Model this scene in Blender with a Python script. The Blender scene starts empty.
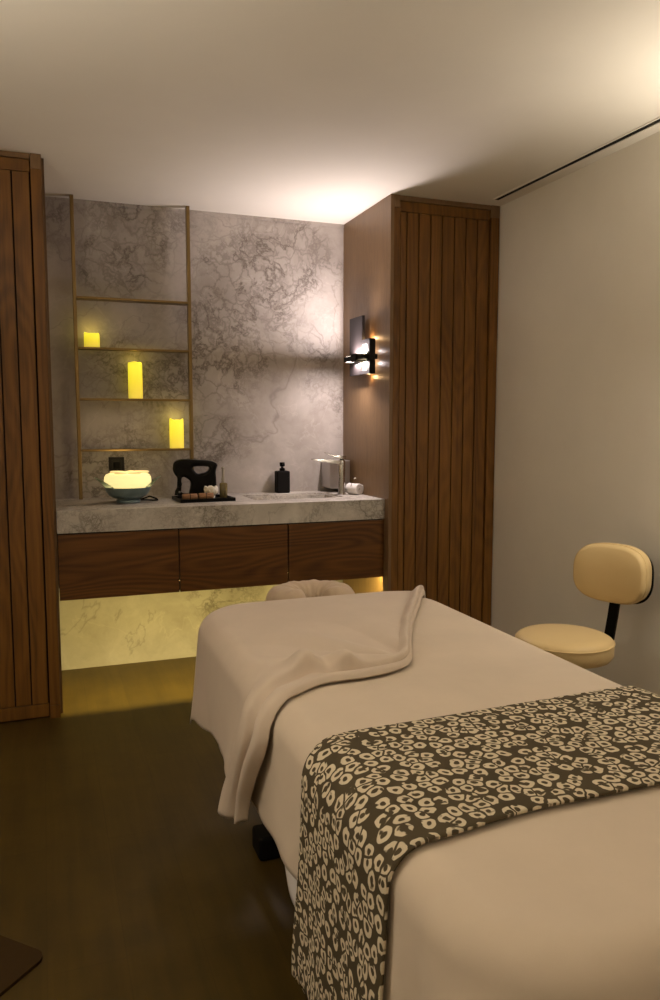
import bpy, bmesh, math, random
from mathutils import Vector, Matrix

S = bpy.context.scene
COL = S.collection
PI = math.pi
H = 2.486                      # ceiling height

# ------------------------------------------------------------------ camera
cam_d = bpy.data.cameras.new('camera')
cam = bpy.data.objects.new('camera', cam_d)
COL.objects.link(cam)
cam_d.sensor_fit = 'VERTICAL'
cam_d.sensor_height = 36.0
cam_d.lens = 772.47 / 1000 * 36.0
cam_d.clip_start = 0.02
pitch, roll, yaw = -0.1003, 0.0005, 0.3549
fw = Vector((math.sin(yaw) * math.cos(pitch), math.cos(yaw) * math.cos(pitch), math.sin(pitch)))
rt = Vector((math.cos(yaw), -math.sin(yaw), 0))
up = rt.cross(fw)
r2 = rt * math.cos(roll) + up * math.sin(roll)
u2 = -rt * math.sin(roll) + up * math.cos(roll)
M = Matrix((r2, u2, -fw)).transposed().to_4x4()
M.translation = Vector((-1.6748, -4.2944, 1.3485))
cam.matrix_world = M
S.camera = cam

# ------------------------------------------------------------------ exposure, world
S.view_settings.view_transform = 'Standard'
S.view_settings.look = 'None'
S.view_settings.exposure = 0.0
S.view_settings.gamma = 1.0
S.view_settings.use_curve_mapping = False
S.cycles.use_denoising = True
S.cycles.max_bounces = 8
S.cycles.diffuse_bounces = 6
S.cycles.sample_clamp_indirect = 4.0
S.cycles.caustics_reflective = False
S.cycles.caustics_refractive = False
W = bpy.data.worlds.new('world')
S.world = W
W.use_nodes = True
W.node_tree.nodes['Background'].inputs[0].default_value = (1.0, 0.82, 0.6, 1)
W.node_tree.nodes['Background'].inputs[1].default_value = 0.0

# lamp settings (the lamps themselves are built with their fixtures)
SCONCE_UP, SCONCE_DOWN = 11.0, 7.0
SCONCE_COL = (1.0, 0.86, 0.85)
ROOM_UP, ROOM_DOWN = 7.5, 8.0
SIDE_FILL_UP, SIDE_FILL_DOWN = 24.0, 6.0
REAR_FILL_UP, REAR_FILL_DOWN = 11.0, 1.5
ROOM_COL = (1.0, 0.88, 0.72)
STRIP_W, STRIP_COL = 17.0, (1.0, 0.80, 0.25)
CANDLE_E, BOWL_E = 1.5, 0.95

# ------------------------------------------------------------------ node helpers
def mat(name, rough=0.6, metal=0.0, color=(0.5, 0.5, 0.5), spec=0.5):
    m = bpy.data.materials.new(name)
    m.use_nodes = True
    b = m.node_tree.nodes['Principled BSDF']
    b.inputs['Base Color'].default_value = (*color, 1)
    b.inputs['Roughness'].default_value = rough
    b.inputs['Metallic'].default_value = metal
    b.inputs['Specular IOR Level'].default_value = spec
    return m, m.node_tree, b

def nd(t, kind, **kw):
    n = t.nodes.new(kind)
    for k, v in kw.items():
        if k in n.inputs.keys():
            n.inputs[k].default_value = v
        else:
            setattr(n, k, v)
    return n

def ramp(t, stops, interp='LINEAR'):
    n = t.nodes.new('ShaderNodeValToRGB')
    n.color_ramp.interpolation = interp
    e = n.color_ramp.elements
    while len(e) < len(stops):
        e.new(0.5)
    for i, (p, c) in enumerate(stops):
        e[i].position = p
        e[i].color = (*c, 1) if len(c) == 3 else c
    return n

def coords(t, space='Object', scale=(1, 1, 1), loc=(0, 0, 0), rot=(0, 0, 0)):
    tc = t.nodes.new('ShaderNodeTexCoord')
    mp = t.nodes.new('ShaderNodeMapping')
    mp.inputs['Scale'].default_value = scale
    mp.inputs['Location'].default_value = loc
    mp.inputs['Rotation'].default_value = rot
    t.links.new(tc.outputs[space], mp.inputs['Vector'])
    return mp.outputs['Vector']

def noise(t, vec, scale, detail=4, rough=0.5, dist=0.0):
    n = nd(t, 'ShaderNodeTexNoise')
    n.inputs['Scale'].default_value = scale
    n.inputs['Detail'].default_value = detail
    n.inputs['Roughness'].default_value = rough
    n.inputs['Distortion'].default_value = dist
    t.links.new(vec, n.inputs['Vector'])
    return n

def mix(t, fac, a, b, blend='MIX'):
    n = t.nodes.new('ShaderNodeMix')
    n.data_type = 'RGBA'
    n.blend_type = blend
    for i, v in ((0, fac), (6, a), (7, b)):
        if hasattr(v, 'node'):
            t.links.new(v, n.inputs[i])
        elif isinstance(v, (tuple, list)):
            n.inputs[i].default_value = (*v, 1) if len(v) == 3 else v
        else:
            n.inputs[i].default_value = v
    return n.outputs[2]

def math_(t, op, a, b=0.0, clamp=False):
    n = t.nodes.new('ShaderNodeMath')
    n.operation = op
    n.use_clamp = clamp
    for i, v in ((0, a), (1, b)):
        if hasattr(v, 'node'):
            t.links.new(v, n.inputs[i])
        else:
            n.inputs[i].default_value = v
    return n.outputs[0]

def bump(t, bsdf, height, strength=0.2, dist=0.01):
    n = t.nodes.new('ShaderNodeBump')
    n.inputs['Strength'].default_value = strength
    n.inputs['Distance'].default_value = dist
    t.links.new(height, n.inputs['Height'])
    t.links.new(n.outputs['Normal'], bsdf.inputs['Normal'])

# ------------------------------------------------------------------ materials
def make_plaster(name, col, var=0.06, rough=0.9):
    m, t, b = mat(name, rough, color=col, spec=0.2)
    v = coords(t)
    n = noise(t, v, 2.2, 5, 0.6)
    lo = tuple(c * (1 - var) for c in col)
    hi = tuple(min(1, c * (1 + var)) for c in col)
    r = ramp(t, [(0.3, lo), (0.7, hi)])
    t.links.new(n.outputs['Fac'], r.inputs['Fac'])
    t.links.new(r.outputs['Color'], b.inputs['Base Color'])
    f = noise(t, v, 60, 3)
    bump(t, b, f.outputs['Fac'], 0.08, 0.004)
    return m

def make_wood(name, axis, dark, mid, light, scale=1.0, rough=0.45, gl=0.4, ring_amt=0.10):
    """oak grain running along one axis (0,1,2)"""
    m, t, b = mat(name, rough, spec=gl)
    sc = [16 * scale] * 3
    sc[axis] = 0.9 * scale
    v = coords(t, 'Object', tuple(sc))
    g = noise(t, v, 1.0, 6, 0.62, 0.6)
    sc2 = [95 * scale] * 3
    sc2[axis] = 3.0 * scale
    v2 = coords(t, 'Object', tuple(sc2))
    p = noise(t, v2, 1.0, 3, 0.6)
    sc3 = [3.6 * scale] * 3
    sc3[axis] = 0.62 * scale
    v3 = coords(t, 'Object', tuple(sc3), loc=(0.3, 0.2, 0.7))
    big = noise(t, v3, 1.3, 1.5, 0.5)
    rings = math_(t, 'SINE', math_(t, 'MULTIPLY', big.outputs['Fac'], 110.0))
    rings = math_(t, 'MULTIPLY', math_(t, 'ADD', rings, 1.0), 0.5)
    f = math_(t, 'ADD', math_(t, 'MULTIPLY', g.outputs['Fac'], 0.55), math_(t, 'MULTIPLY', rings, ring_amt))
    f = math_(t, 'ADD', f, math_(t, 'MULTIPLY', p.outputs['Fac'], 0.28), True)
    r = ramp(t, [(0.28, dark), (0.52, mid), (0.80, light)])
    t.links.new(f, r.inputs['Fac'])
    t.links.new(r.outputs['Color'], b.inputs['Base Color'])
    bump(t, b, p.outputs['Fac'], 0.12, 0.002)
    return m

def make_marble(name, base, pale, vein, scale=1.0, density=0.5, foci=()):
    m, t, b = mat(name, 0.5, spec=0.3)
    v = coords(t, 'Object', (scale, scale, scale))
    w = noise(t, v, 2.3, 6, 0.6)
    wv = t.nodes.new('ShaderNodeVectorMath')
    wv.operation = 'MULTIPLY_ADD'
    t.links.new(w.outputs['Color'], wv.inputs[0])
    wv.inputs[1].default_value = (0.42, 0.42, 0.42)
    t.links.new(v, wv.inputs[2])
    wv = wv.outputs[0]
    def moved(seed, vec):
        mp = t.nodes.new('ShaderNodeMapping')
        mp.inputs['Location'].default_value = (seed, seed * 1.7, seed * 0.6)
        mp.inputs['Rotation'].default_value = (0.3, 0.6 + seed, 0.2)
        t.links.new(vec, mp.inputs['Vector'])
        return mp.outputs[0]
    def ridge(sc, width, seed, detail=6, rough=0.6, dist=0.6):
        n = noise(t, moved(seed, v), sc, detail, rough, dist)
        a_ = math_(t, 'ABSOLUTE', math_(t, 'SUBTRACT', n.outputs['Fac'], 0.5))
        rr = ramp(t, [(0.0, (1, 1, 1)), (width * 0.35, (0.55, 0.55, 0.55)), (width, (0, 0, 0))])
        t.links.new(a_, rr.inputs['Fac'])
        return rr.outputs['Color']
    def cracks(sc, width, seed):
        vo = nd(t, 'ShaderNodeTexVoronoi', feature='DISTANCE_TO_EDGE')
        vo.inputs['Scale'].default_value = sc
        t.links.new(moved(seed, wv), vo.inputs['Vector'])
        rr = ramp(t, [(0.0, (1, 1, 1)), (width, (0, 0, 0))])
        t.links.new(vo.outputs['Distance'], rr.inputs['Fac'])
        return rr.outputs['Color']
    def patch(sc, lo, hi, seed):
        n = noise(t, moved(seed, v), sc, 4, 0.55)
        rr = ramp(t, [(lo, (0, 0, 0)), (hi, (1, 1, 1))])
        t.links.new(n.outputs['Fac'], rr.inputs['Fac'])
        return rr.outputs['Color']
    p1 = patch(1.4, 0.60 - 0.25 * density, 0.78 - 0.25 * density, 4.2)
    p2 = patch(3.2, 0.42, 0.60, 9.4)
    for fx, fz, fr in foci:                       # where the stone is most broken up
        dn = t.nodes.new('ShaderNodeVectorMath')
        dn.operation = 'DISTANCE'
        t.links.new(wv, dn.inputs[0])
        dn.inputs[1].default_value = (fx + 0.21, 0.21, fz + 0.21)
        fr_ = ramp(t, [(fr * 0.55, (1, 1, 1)), (fr, (0, 0, 0))])
        t.links.new(dn.outputs['Value'], fr_.inputs['Fac'])
        p1 = math_(t, 'MAXIMUM', p1, fr_.outputs['Color'])
    c1 = ridge(3.8, 0.034, 3.1, 7, 0.64, 0.25)
    c2 = ridge(8.5, 0.045, 7.7, 5, 0.6, 0.2)
    c3 = ridge(1.1, 0.006, 1.3, 6, 0.55, 0.5)
    c5 = cracks(9.0, 0.075, 5.5)
    cl = noise(t, wv, 1.7, 7, 0.62)
    rc = ramp(t, [(0.34, base), (0.66, pale)])
    t.links.new(cl.outputs['Fac'], rc.inputs['Fac'])
    colr = rc.outputs['Color']
    a1 = math_(t, 'MULTIPLY', c1, math_(t, 'MULTIPLY', p1, 0.8))
    a2 = math_(t, 'MULTIPLY', c2, math_(t, 'MULTIPLY', math_(t, 'MULTIPLY', p1, p2), 0.75))
    a5 = math_(t, 'MULTIPLY', c5, math_(t, 'MULTIPLY', p1, 0.45))
    a3 = math_(t, 'MULTIPLY', c3, 0.32)
    a = math_(t, 'MAXIMUM', math_(t, 'MAXIMUM', a1, a5), math_(t, 'MAXIMUM', a2, a3), True)
    colr = mix(t, math_(t, 'MULTIPLY', p1, 0.16), colr, vein)
    colr = mix(t, a, colr, vein)
    c4 = ridge(2.2, 0.008, 12.5, 5, 0.55, 0.7)
    colr = mix(t, math_(t, 'MULTIPLY', c4, 0.16), colr, tuple(min(1, x * 1.3) for x in pale))
    t.links.new(colr, b.inputs['Base Color'])
    return m

def make_fabric(name, col, weave=900, rough=0.95, crease=0.25, var=0.05):
    m, t, b = mat(name, rough, color=col, spec=0.1)
    v = coords(t)
    n = noise(t, v, 3.5, 5, 0.6)
    r = ramp(t, [(0.3, tuple(c * (1 - var) for c in col)), (0.7, tuple(min(1, c * (1 + var)) for c in col))])
    t.links.new(n.outputs['Fac'], r.inputs['Fac'])
    t.links.new(r.outputs['Color'], b.inputs['Base Color'])
    b.inputs['Sheen Weight'].default_value = 0.12
    f = noise(t, v, weave, 2)
    cr = noise(t, v, 7.0, 4, 0.55, 0.8)
    h = math_(t, 'ADD', math_(t, 'MULTIPLY', f.outputs['Fac'], 0.12), cr.outputs['Fac'])
    bump(t, b, h, crease, 0.02)
    return m

def make_leopard(name):
    m, t, b = mat(name, 0.95, spec=0.1)
    v = coords(t, 'UV')
    w = noise(t, v, 26, 2, 0.5)
    wv = t.nodes.new('ShaderNodeVectorMath')
    wv.operation = 'MULTIPLY_ADD'
    t.links.new(w.outputs['Color'], wv.inputs[0])
    wv.inputs[1].default_value = (0.022, 0.022, 0.0)
    t.links.new(v, wv.inputs[2])
    v1 = nd(t, 'ShaderNodeTexVoronoi', feature='F1', voronoi_dimensions='2D')
    v1.inputs['Scale'].default_value = 35.0
    v1.inputs['Randomness'].default_value = 0.70
    t.links.new(wv.outputs[0], v1.inputs['Vector'])
    ve = nd(t, 'ShaderNodeTexVoronoi', feature='DISTANCE_TO_EDGE', voronoi_dimensions='2D')
    ve.inputs['Scale'].default_value = 35.0
    ve.inputs['Randomness'].default_value = 0.70
    t.links.new(wv.outputs[0], ve.inputs['Vector'])
    sep = ramp(t, [(0.055, (0, 0, 0)), (0.085, (1, 1, 1))])
    t.links.new(ve.outputs['Distance'], sep.inputs['Fac'])
    ring = ramp(t, [(0.16, (0, 0, 0)), (0.205, (1, 1, 1)), (0.44, (1, 1, 1)), (0.48, (0, 0, 0))])
    t.links.new(v1.outputs['Distance'], ring.inputs['Fac'])
    br = noise(t, v, 48, 1, 0.5)
    gap = ramp(t, [(0.36, (0, 0, 0)), (0.41, (1, 1, 1))])
    t.links.new(br.outputs['Fac'], gap.inputs['Fac'])
    fac = math_(t, 'MULTIPLY', math_(t, 'MULTIPLY', ring.outputs['Color'], sep.outputs['Color']), gap.outputs['Color'])
    ny = noise(t, v, 700, 2)
    fac = math_(t, 'MULTIPLY', fac, math_(t, 'ADD', 0.72, math_(t, 'MULTIPLY', ny.outputs['Fac'], 0.5)), True)
    c = mix(t, fac, (0.085, 0.067, 0.040), (0.70, 0.61, 0.45))
    t.links.new(c, b.inputs['Base Color'])
    h = math_(t, 'ADD', fac, math_(t, 'MULTIPLY', ny.outputs['Fac'], 0.5))
    bump(t, b, h, 0.35, 0.004)
    return m

def make_floor(name):
    m, t, b = mat(name, 0.5, spec=0.35)
    v = coords(t, 'Object', (1, 1, 1))
    br = nd(t, 'ShaderNodeTexBrick')
    br.offset = 0.5
    br.inputs['Scale'].default_value = 1.0
    br.inputs['Mortar Size'].default_value = 0.0012
    br.inputs['Brick Width'].default_value = 1.2
    br.inputs['Row Height'].default_value = 0.19
    br.inputs['Color1'].default_value = (0.068, 0.042, 0.0055, 1)
    br.inputs['Color2'].default_value = (0.079, 0.049, 0.007, 1)
    br.inputs['Mortar'].default_value = (0.059, 0.036, 0.005, 1)
    vr = coords(t, 'Object', (1, 1, 1), rot=(0, 0, PI / 2))
    t.links.new(vr, br.inputs['Vector'])
    g = noise(t, coords(t, 'Object', (24, 1.6, 1)), 1.0, 5, 0.6, 0.4)
    r = ramp(t, [(0.25, (0.72, 0.7, 0.66)), (0.75, (1.12, 1.1, 1.05))])
    t.links.new(g.outputs['Fac'], r.inputs['Fac'])
    c = mix(t, 1.0, br.outputs['Color'], r.outputs['Color'], 'MULTIPLY')
    s = noise(t, v, 5.5, 4, 0.6)
    r3 = ramp(t, [(0.35, (0.85, 0.84, 0.82)), (0.65, (1.1, 1.1, 1.1))])
    t.links.new(s.outputs['Fac'], r3.inputs['Fac'])
    c = mix(t, 1.0, c, r3.outputs['Color'], 'MULTIPLY')
    t.links.new(c, b.inputs['Base Color'])
    bump(t, b, g.outputs['Fac'], 0.1, 0.003)
    return m

def make_emit(name, col, strength, base=(0.8, 0.7, 0.4), top=None):
    m, t, b = mat(name, 0.6, color=base, spec=0.2)
    b.inputs['Emission Color'].default_value = (*col, 1)
    b.inputs['Emission Strength'].default_value = strength
    return m, t, b

MT = {}
MT['ceiling'] = make_plaster('ceiling_paint', (0.80, 0.76, 0.68), 0.02)
MT['wall'] = make_plaster('wall_paint', (0.85, 0.81, 0.72), 0.03)
MT['marble'] = make_marble('grey_marble', (0.34, 0.30, 0.265), (0.57, 0.52, 0.48), (0.085, 0.066, 0.05), 1.0, density=0.42, foci=((-1.22, 1.58, 0.30), (-1.30, 2.15, 0.22), (-1.35, 1.10, 0.22), (-0.55, 2.15, 0.42), (-0.75, 1.75, 0.36), (-0.25, 2.25, 0.26), (-1.05, 1.62, 0.26), (-0.80, 1.25, 0.22)))
MT['marble_top'] = make_marble('counter_marble', (0.46, 0.42, 0.37), (0.68, 0.64, 0.58), (0.10, 0.08, 0.058), 2.4, density=0.95)
D, Mi, L = (0.080, 0.031, 0.0045), (0.19, 0.082, 0.0125), (0.28, 0.130, 0.024)
MT['wood_v'] = make_wood('oak_vertical', 2, D, Mi, L)
MT['wood_h'] = make_wood('oak_horizontal', 0, (0.052, 0.018, 0.003), (0.118, 0.044, 0.007), (0.185, 0.076, 0.014), 1.0, ring_amt=0.2)
MT['veneer'] = make_wood('veneer_vertical', 2, (0.15, 0.087, 0.038), (0.195, 0.115, 0.053), (0.23, 0.138, 0.066), 2.2, 0.4)
MT['groove'] = mat('dark_groove', 0.9, color=(0.008, 0.003, 0.002))[0]
MT['floor'] = make_floor('dark_plank_floor')
MT['sheet'] = make_fabric('beige_sheet', (0.64, 0.54, 0.43), crease=0.08)
MT['blanket'] = make_fabric('rose_beige_blanket', (0.62, 0.52, 0.425), crease=0.1)
MT['white_cloth'] = make_fabric('white_cotton', (0.74, 0.72, 0.72), crease=0.12)
MT['towel'] = make_fabric('white_terry', (0.82, 0.78, 0.74), weave=350, crease=0.5)
MT['cover'] = make_fabric('cradle_cover', (0.56, 0.44, 0.32), crease=0.3)
MT['leopard'] = make_leopard('leopard_weave')
MT['vinyl'] = make_plaster('cream_vinyl', (0.66, 0.50, 0.255), 0.03, 0.42)
MT['black'] = mat('black_satin', 0.35, color=(0.0022, 0.0018, 0.0015), spec=0.14)[0]
MT['black_matte'] = mat('black_matte', 0.7, color=(0.006, 0.005, 0.004), spec=0.15)[0]
MT['bronze'] = mat('dark_bronze', 0.55, 0.0, (0.010, 0.0075, 0.0075), 0.2)[0]
MT['brass'] = mat('brushed_brass', 0.38, 1.0, (0.25, 0.17, 0.07))[0]
MT['chrome'] = mat('chrome', 0.2, 1.0, (0.55, 0.53, 0.52))[0]
MT['steel'] = mat('brushed_steel', 0.35, 1.0, (0.55, 0.52, 0.50))[0]
MT['led'] = make_emit('sconce_led', (1.0, 0.86, 0.78), 5.0)[0]
MT['led_soft'] = make_emit('sconce_window', (1.0, 0.90, 0.86), 1.6)[0]
MT['strip'] = make_emit('strip_led', STRIP_COL, 6.0)[0]
MT['teal'] = mat('teal_glaze', 0.3, color=(0.13, 0.185, 0.19))[0]
MT['mat'] = make_plaster('slab_brown', (0.036, 0.018, 0.003), 0.1)  # dark brown of the thin slab on the floor
MT['brown_roll'] = make_wood('cinnamon_brown', 0, (0.16, 0.075, 0.03), (0.34, 0.17, 0.075), (0.46, 0.25, 0.12), 3)
MT['petal'] = make_plaster('white_petal', (0.85, 0.80, 0.70), 0.03, 0.7)
MT['plastic_dark'] = mat('outlet_plastic', 0.4, color=(0.01, 0.007, 0.005), spec=0.2)[0]
def glass(name, col, rough=0.03, alpha=None):
    m, t, b = mat(name, rough, color=col)
    b.inputs['Transmission Weight'].default_value = 1.0
    b.inputs['IOR'].default_value = 1.3
    return m
MT['glass'] = mat('pale_glass', 0.12, color=(0.36, 0.33, 0.29), spec=0.7)[0]
MT['frost'] = glass('frosted_teal_glass', (0.55, 0.66, 0.60), 0.3)
MT['oil'] = mat('olive_liquid', 0.15, color=(0.20, 0.15, 0.045))[0]
MT['olive_glass'] = mat('olive_bottle', 0.12, color=(0.16, 0.125, 0.05))[0]

# candle wax: warm glow stronger towards the flame well
def make_candle(name):
    m, t, b = mat(name, 0.55, color=(0.75, 0.55, 0.10), spec=0.2)
    tc = t.nodes.new('ShaderNodeTexCoord')
    sp = t.nodes.new('ShaderNodeSeparateXYZ')
    t.links.new(tc.outputs['Generated'], sp.inputs[0])
    r = ramp(t, [(0.0, (0.62, 0.46, 0.05)), (0.45, (0.86, 0.68, 0.03)), (0.8, (1.0, 0.88, 0.04))])
    t.links.new(sp.outputs[2], r.inputs['Fac'])
    t.links.new(r.outputs['Color'], b.inputs['Emission Color'])
    b.inputs['Emission Strength'].default_value = CANDLE_E * 0.6
    return m
MT['candle'] = make_candle('glowing_wax')
MT['stone_glow'] = make_emit('glowing_bowl', (1.0, 0.80, 0.32), BOWL_E)[0]
MT['petal_glow'] = make_emit('glowing_petals', (1.0, 0.72, 0.30), BOWL_E * 0.5)[0]

# ------------------------------------------------------------------ mesh helpers
def link(name, me, m, parent=None, smooth=False):
    o = bpy.data.objects.new(name, me)
    COL.objects.link(o)
    if m is not None:
        for x in (m if isinstance(m, (list, tuple)) else [m]):
            me.materials.append(x)
    if smooth:
        me.polygons.foreach_set('use_smooth', [True] * len(me.polygons))
    if parent is not None:
        o.parent = parent
    return o

def obj(name, bm, m, parent=None, smooth=False):
    me = bpy.data.meshes.new(name)
    bmesh.ops.recalc_face_normals(bm, faces=bm.faces)
    bm.to_mesh(me)
    bm.free()
    return link(name, me, m, parent, smooth)

def add_box(bm, x0, x1, y0, y1, z0, z1, bev=0.0, seg=2, mi=0):
    vs = [bm.verts.new((x, y, z)) for x in (x0, x1) for y in (y0, y1) for z in (z0, z1)]
    fs = []
    for q in ((0, 1, 3, 2), (4, 6, 7, 5), (0, 4, 5, 1), (2, 3, 7, 6), (0, 2, 6, 4), (1, 5, 7, 3)):
        f = bm.faces.new([vs[i] for i in q])
        f.material_index = mi
        fs.append(f)
    if bev > 0:
        es = list({e for f in fs for e in f.edges})
        bmesh.ops.bevel(bm, geom=es, offset=bev, segments=seg, profile=0.5, affect='EDGES')
    return vs

def box(name, b, m, parent=None, bev=0.0, seg=2):
    bm = bmesh.new()
    add_box(bm, *b, bev, seg)
    return obj(name, bm, m, parent)

def add_lathe(bm, prof, c=(0, 0, 0), seg=32, ang=0, mi=0):
    rings = []
    for r, z in prof:
        if r < 1e-6:
            rings.append([bm.verts.new((c[0], c[1], c[2] + z))])
        else:
            rings.append([bm.verts.new((c[0] + r * math.cos(ang + 2 * PI * k / seg), c[1] + r * math.sin(ang + 2 * PI * k / seg), c[2] + z)) for k in range(seg)])
    for a, b in zip(rings, rings[1:]):
        for k in range(seg):
            l = (k + 1) % seg
            if len(a) == 1 and len(b) == 1:
                continue
            if len(a) == 1:
                f = bm.faces.new((a[0], b[k], b[l]))
            elif len(b) == 1:
                f = bm.faces.new((a[k], a[l], b[0]))
            else:
                f = bm.faces.new((a[k], a[l], b[l], b[k]))
            f.material_index = mi
    return rings

def lathe(name, prof, m, parent=None, c=(0, 0, 0), seg=32, smooth=True):
    bm = bmesh.new()
    add_lathe(bm, prof, c, seg)
    o = obj(name, bm, m, parent, smooth)
    if smooth:
        sharp(o)
    return o

def sharp(o, deg=38):
    me = o.data
    bm = bmesh.new()
    bm.from_mesh(me)
    for e in bm.edges:
        if len(e.link_faces) == 2 and e.calc_face_angle(0) > math.radians(deg):
            e.smooth = False
    bm.to_mesh(me)
    bm.free()

def add_tube(bm, pts, r, seg=10, cap=True):
    pts = [Vector(p) for p in pts]
    rs = r if isinstance(r, (list, tuple)) else [r] * len(pts)
    rings = []
    prev = None
    for i, p in enumerate(pts):
        d = (pts[min(i + 1, len(pts) - 1)] - pts[max(i - 1, 0)]).normalized()
        if prev is None:
            a = Vector((0, 0, 1)) if abs(d.z) < 0.9 else Vector((1, 0, 0))
            n = d.cross(a).normalized()
        else:
            n = (prev - d * prev.dot(d)).normalized()
        prev = n
        bq = d.cross(n)
        rings.append([bm.verts.new(p + (n * math.cos(2 * PI * k / seg) + bq * math.sin(2 * PI * k / seg)) * rs[i]) for k in range(seg)])
    for a, b in zip(rings, rings[1:]):
        for k in range(seg):
            l = (k + 1) % seg
            bm.faces.new((a[k], a[l], b[l], b[k]))
    if cap:
        bm.faces.new(rings[0][::-1])
        bm.faces.new(rings[-1])

def tube(name, pts, r, m, parent=None, seg=12):
    bm = bmesh.new()
    add_tube(bm, pts, r, seg)
    o = obj(name, bm, m, parent, True)
    sharp(o, 50)
    return o

def outline(name, loops, depth, m, parent=None, bev=0.006, smooth=True):
    """closed outlines (first the rim, then the holes) in local XZ, given a real depth along Y"""
    cu = bpy.data.curves.new(name, 'CURVE')
    cu.dimensions = '2D'
    cu.fill_mode = 'BOTH'
    cu.extrude = depth / 2 - bev
    cu.bevel_depth = bev
    cu.bevel_resolution = 3
    cu.offset = -bev
    for lp in loops:
        sp = cu.splines.new('BEZIER')
        sp.bezier_points.add(len(lp) - 1)
        for bp, (x, z) in zip(sp.bezier_points, lp):
            bp.co = (x, z, 0)
            bp.handle_left_type = bp.handle_right_type = 'AUTO'
        sp.use_cyclic_u = True
        sp.resolution_u = 5
    tmp = bpy.data.objects.new('tmp', cu)
    COL.objects.link(tmp)
    bpy.context.view_layer.update()
    dg = bpy.context.evaluated_depsgraph_get()
    me = bpy.data.meshes.new_from_object(tmp.evaluated_get(dg))
    bpy.data.objects.remove(tmp)
    bpy.data.curves.remove(cu)
    me.transform(Matrix.Rotation(PI / 2, 4, 'X'))
    me.materials.clear()
    me.name = name
    o = link(name, me, m, parent, smooth)
    sharp(o, 45)
    return o

def tag(o, label, cat, group=None, kind=None):
    o['label'] = label
    o['category'] = cat
    if group:
        o['group'] = group
    if kind:
        o['kind'] = kind
    return o

def thing(name, label, cat, loc=(0, 0, 0), rz=0.0, group=None):
    o = bpy.data.objects.new(name, None)
    o.empty_display_size = 0.1
    COL.objects.link(o)
    o.location = loc
    o.rotation_euler = (0, 0, rz)
    return tag(o, label, cat, group)

def struct(o, label=None):
    o['kind'] = 'structure'
    if label:
        o['label'] = label
    return o

def lamp(name, parent, loc, power, col, size, size_y=None, rot=(0, 0, 0), spread=PI):
    d = bpy.data.lights.new(name, 'AREA')
    d.energy = power
    d.color = col
    d.shape = 'RECTANGLE' if size_y else 'SQUARE'
    d.size = size
    if size_y:
        d.size_y = size_y
    d.spread = spread
    o = bpy.data.objects.new(name, d)
    COL.objects.link(o)
    o.location = loc
    o.rotation_euler = rot
    if parent:
        o.parent = parent
    return o

# ------------------------------------------------------------------ the room
XR, XL, XW, YR = 0.6385, -1.63, -2.45, -4.95
YC = -0.6526                                     # front plane of the two wardrobes
struct(box('floor', (XW - .1, XR + .1, YR - .1, 0.3, -0.1, 0.0), MT['floor']), 'dark brown plank floor')
struct(box('ceiling', (XW - .1, XR + .1, YR - .1, 0.3, H, H + 0.1), MT['ceiling']), 'plain off white ceiling')
struct(box('wall_right', (XR, XR + .1, YR - .1, 0.3, 0, H), MT['wall']), 'plain grey beige painted wall')
struct(box('wall_left', (XW - .1, XW, YR - .1, 0.3, 0, H), MT['wall']))
struct(box('wall_rear', (XW, XR, YR - .1, YR, 0, H), MT['wall']))
bm = bmesh.new()
add_box(bm, XW, XR, 0.06, 0.3, 0, 0.80)
add_box(bm, XW, XR, 0.0, 0.3, 0.80, H)
struct(obj('wall_back', bm, MT['marble']), 'grey veined marble wall behind the counter')
box_t = struct(box('trim_1', (XL, 0.0, -0.006, -0.0005, H - 0.018, H), MT['marble']), 'thin stone line along the top of the marble wall')

# ------------------------------------------------------------------ wardrobes
def slatted_door(name, x0, x1, z0, z1, edges, parent, groove=0.006, rail_top=0.05, rail_bot=0.06):
    """one door leaf: boards with dark grooves between, plain rails at head and foot"""
    y = YC + 0.012
    bm = bmesh.new()
    add_box(bm, x0, x1, y + 0.010, y + 0.030, z0, z1, mi=1)                 # dark backing
    add_box(bm, x0, x1, y, y + 0.012, z1 - rail_top, z1, 0.0015)
    add_box(bm, x0, x1, y, y + 0.012, z0, z0 + rail_bot, 0.0015)
    xs = [x0] + list(edges) + [x1]
    for a, b in zip(xs, xs[1:]):
        add_box(bm, a + groove / 2, b - groove / 2, y - 0.002, y + 0.012, z0 + rail_bot + 0.003, z1 - rail_top - 0.003, 0.002)
    return obj(name, bm, [MT['wood_v'], MT['groove']], parent)

w = thing('wardrobe', 'tall slatted oak wardrobe between the sconce panel and the painted wall', 'wardrobe', (0.31, YC, 0))
def rel(o, p):
    """keep world coordinates while parenting under an unrotated root"""
    o.matrix_parent_inverse = Matrix.Translation(-Vector(p.location))
    return o
rel(box('side_panel', (0.0, 0.018, YC, -0.0008, 0.0, H - 0.0005), MT['veneer'], w), w)['label'] = 'smooth light brown veneer side panel'
rel(box('carcass', (0.019, XR - 0.0006, YC + 0.045, -0.0008, 0.0, H - 0.0005), MT['groove'], w), w)
rel(box('corner_post', (0.0185, 0.053, YC, YC + 0.044, 0.0, H - 0.062), MT['wood_v'], w, 0.0015), w)
rel(box('post_cap', (0.0185, 0.053, YC, YC + 0.044, H - 0.061, H - 0.0005), MT['veneer'], w, 0.001), w)
rel(box('end_post', (0.582, XR - 0.006, YC, YC + 0.044, 0.0, H - 0.062), MT['wood_v'], w, 0.0015), w)
rel(box('post_cap', (0.582, XR - 0.006, YC, YC + 0.044, H - 0.061, H - 0.0005), MT['veneer'], w, 0.001), w)
rel(box('head_rail', (0.054, 0.581, YC + 0.006, YC + 0.044, H - 0.024, H - 0.0005), MT['veneer'], w), w)
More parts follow.
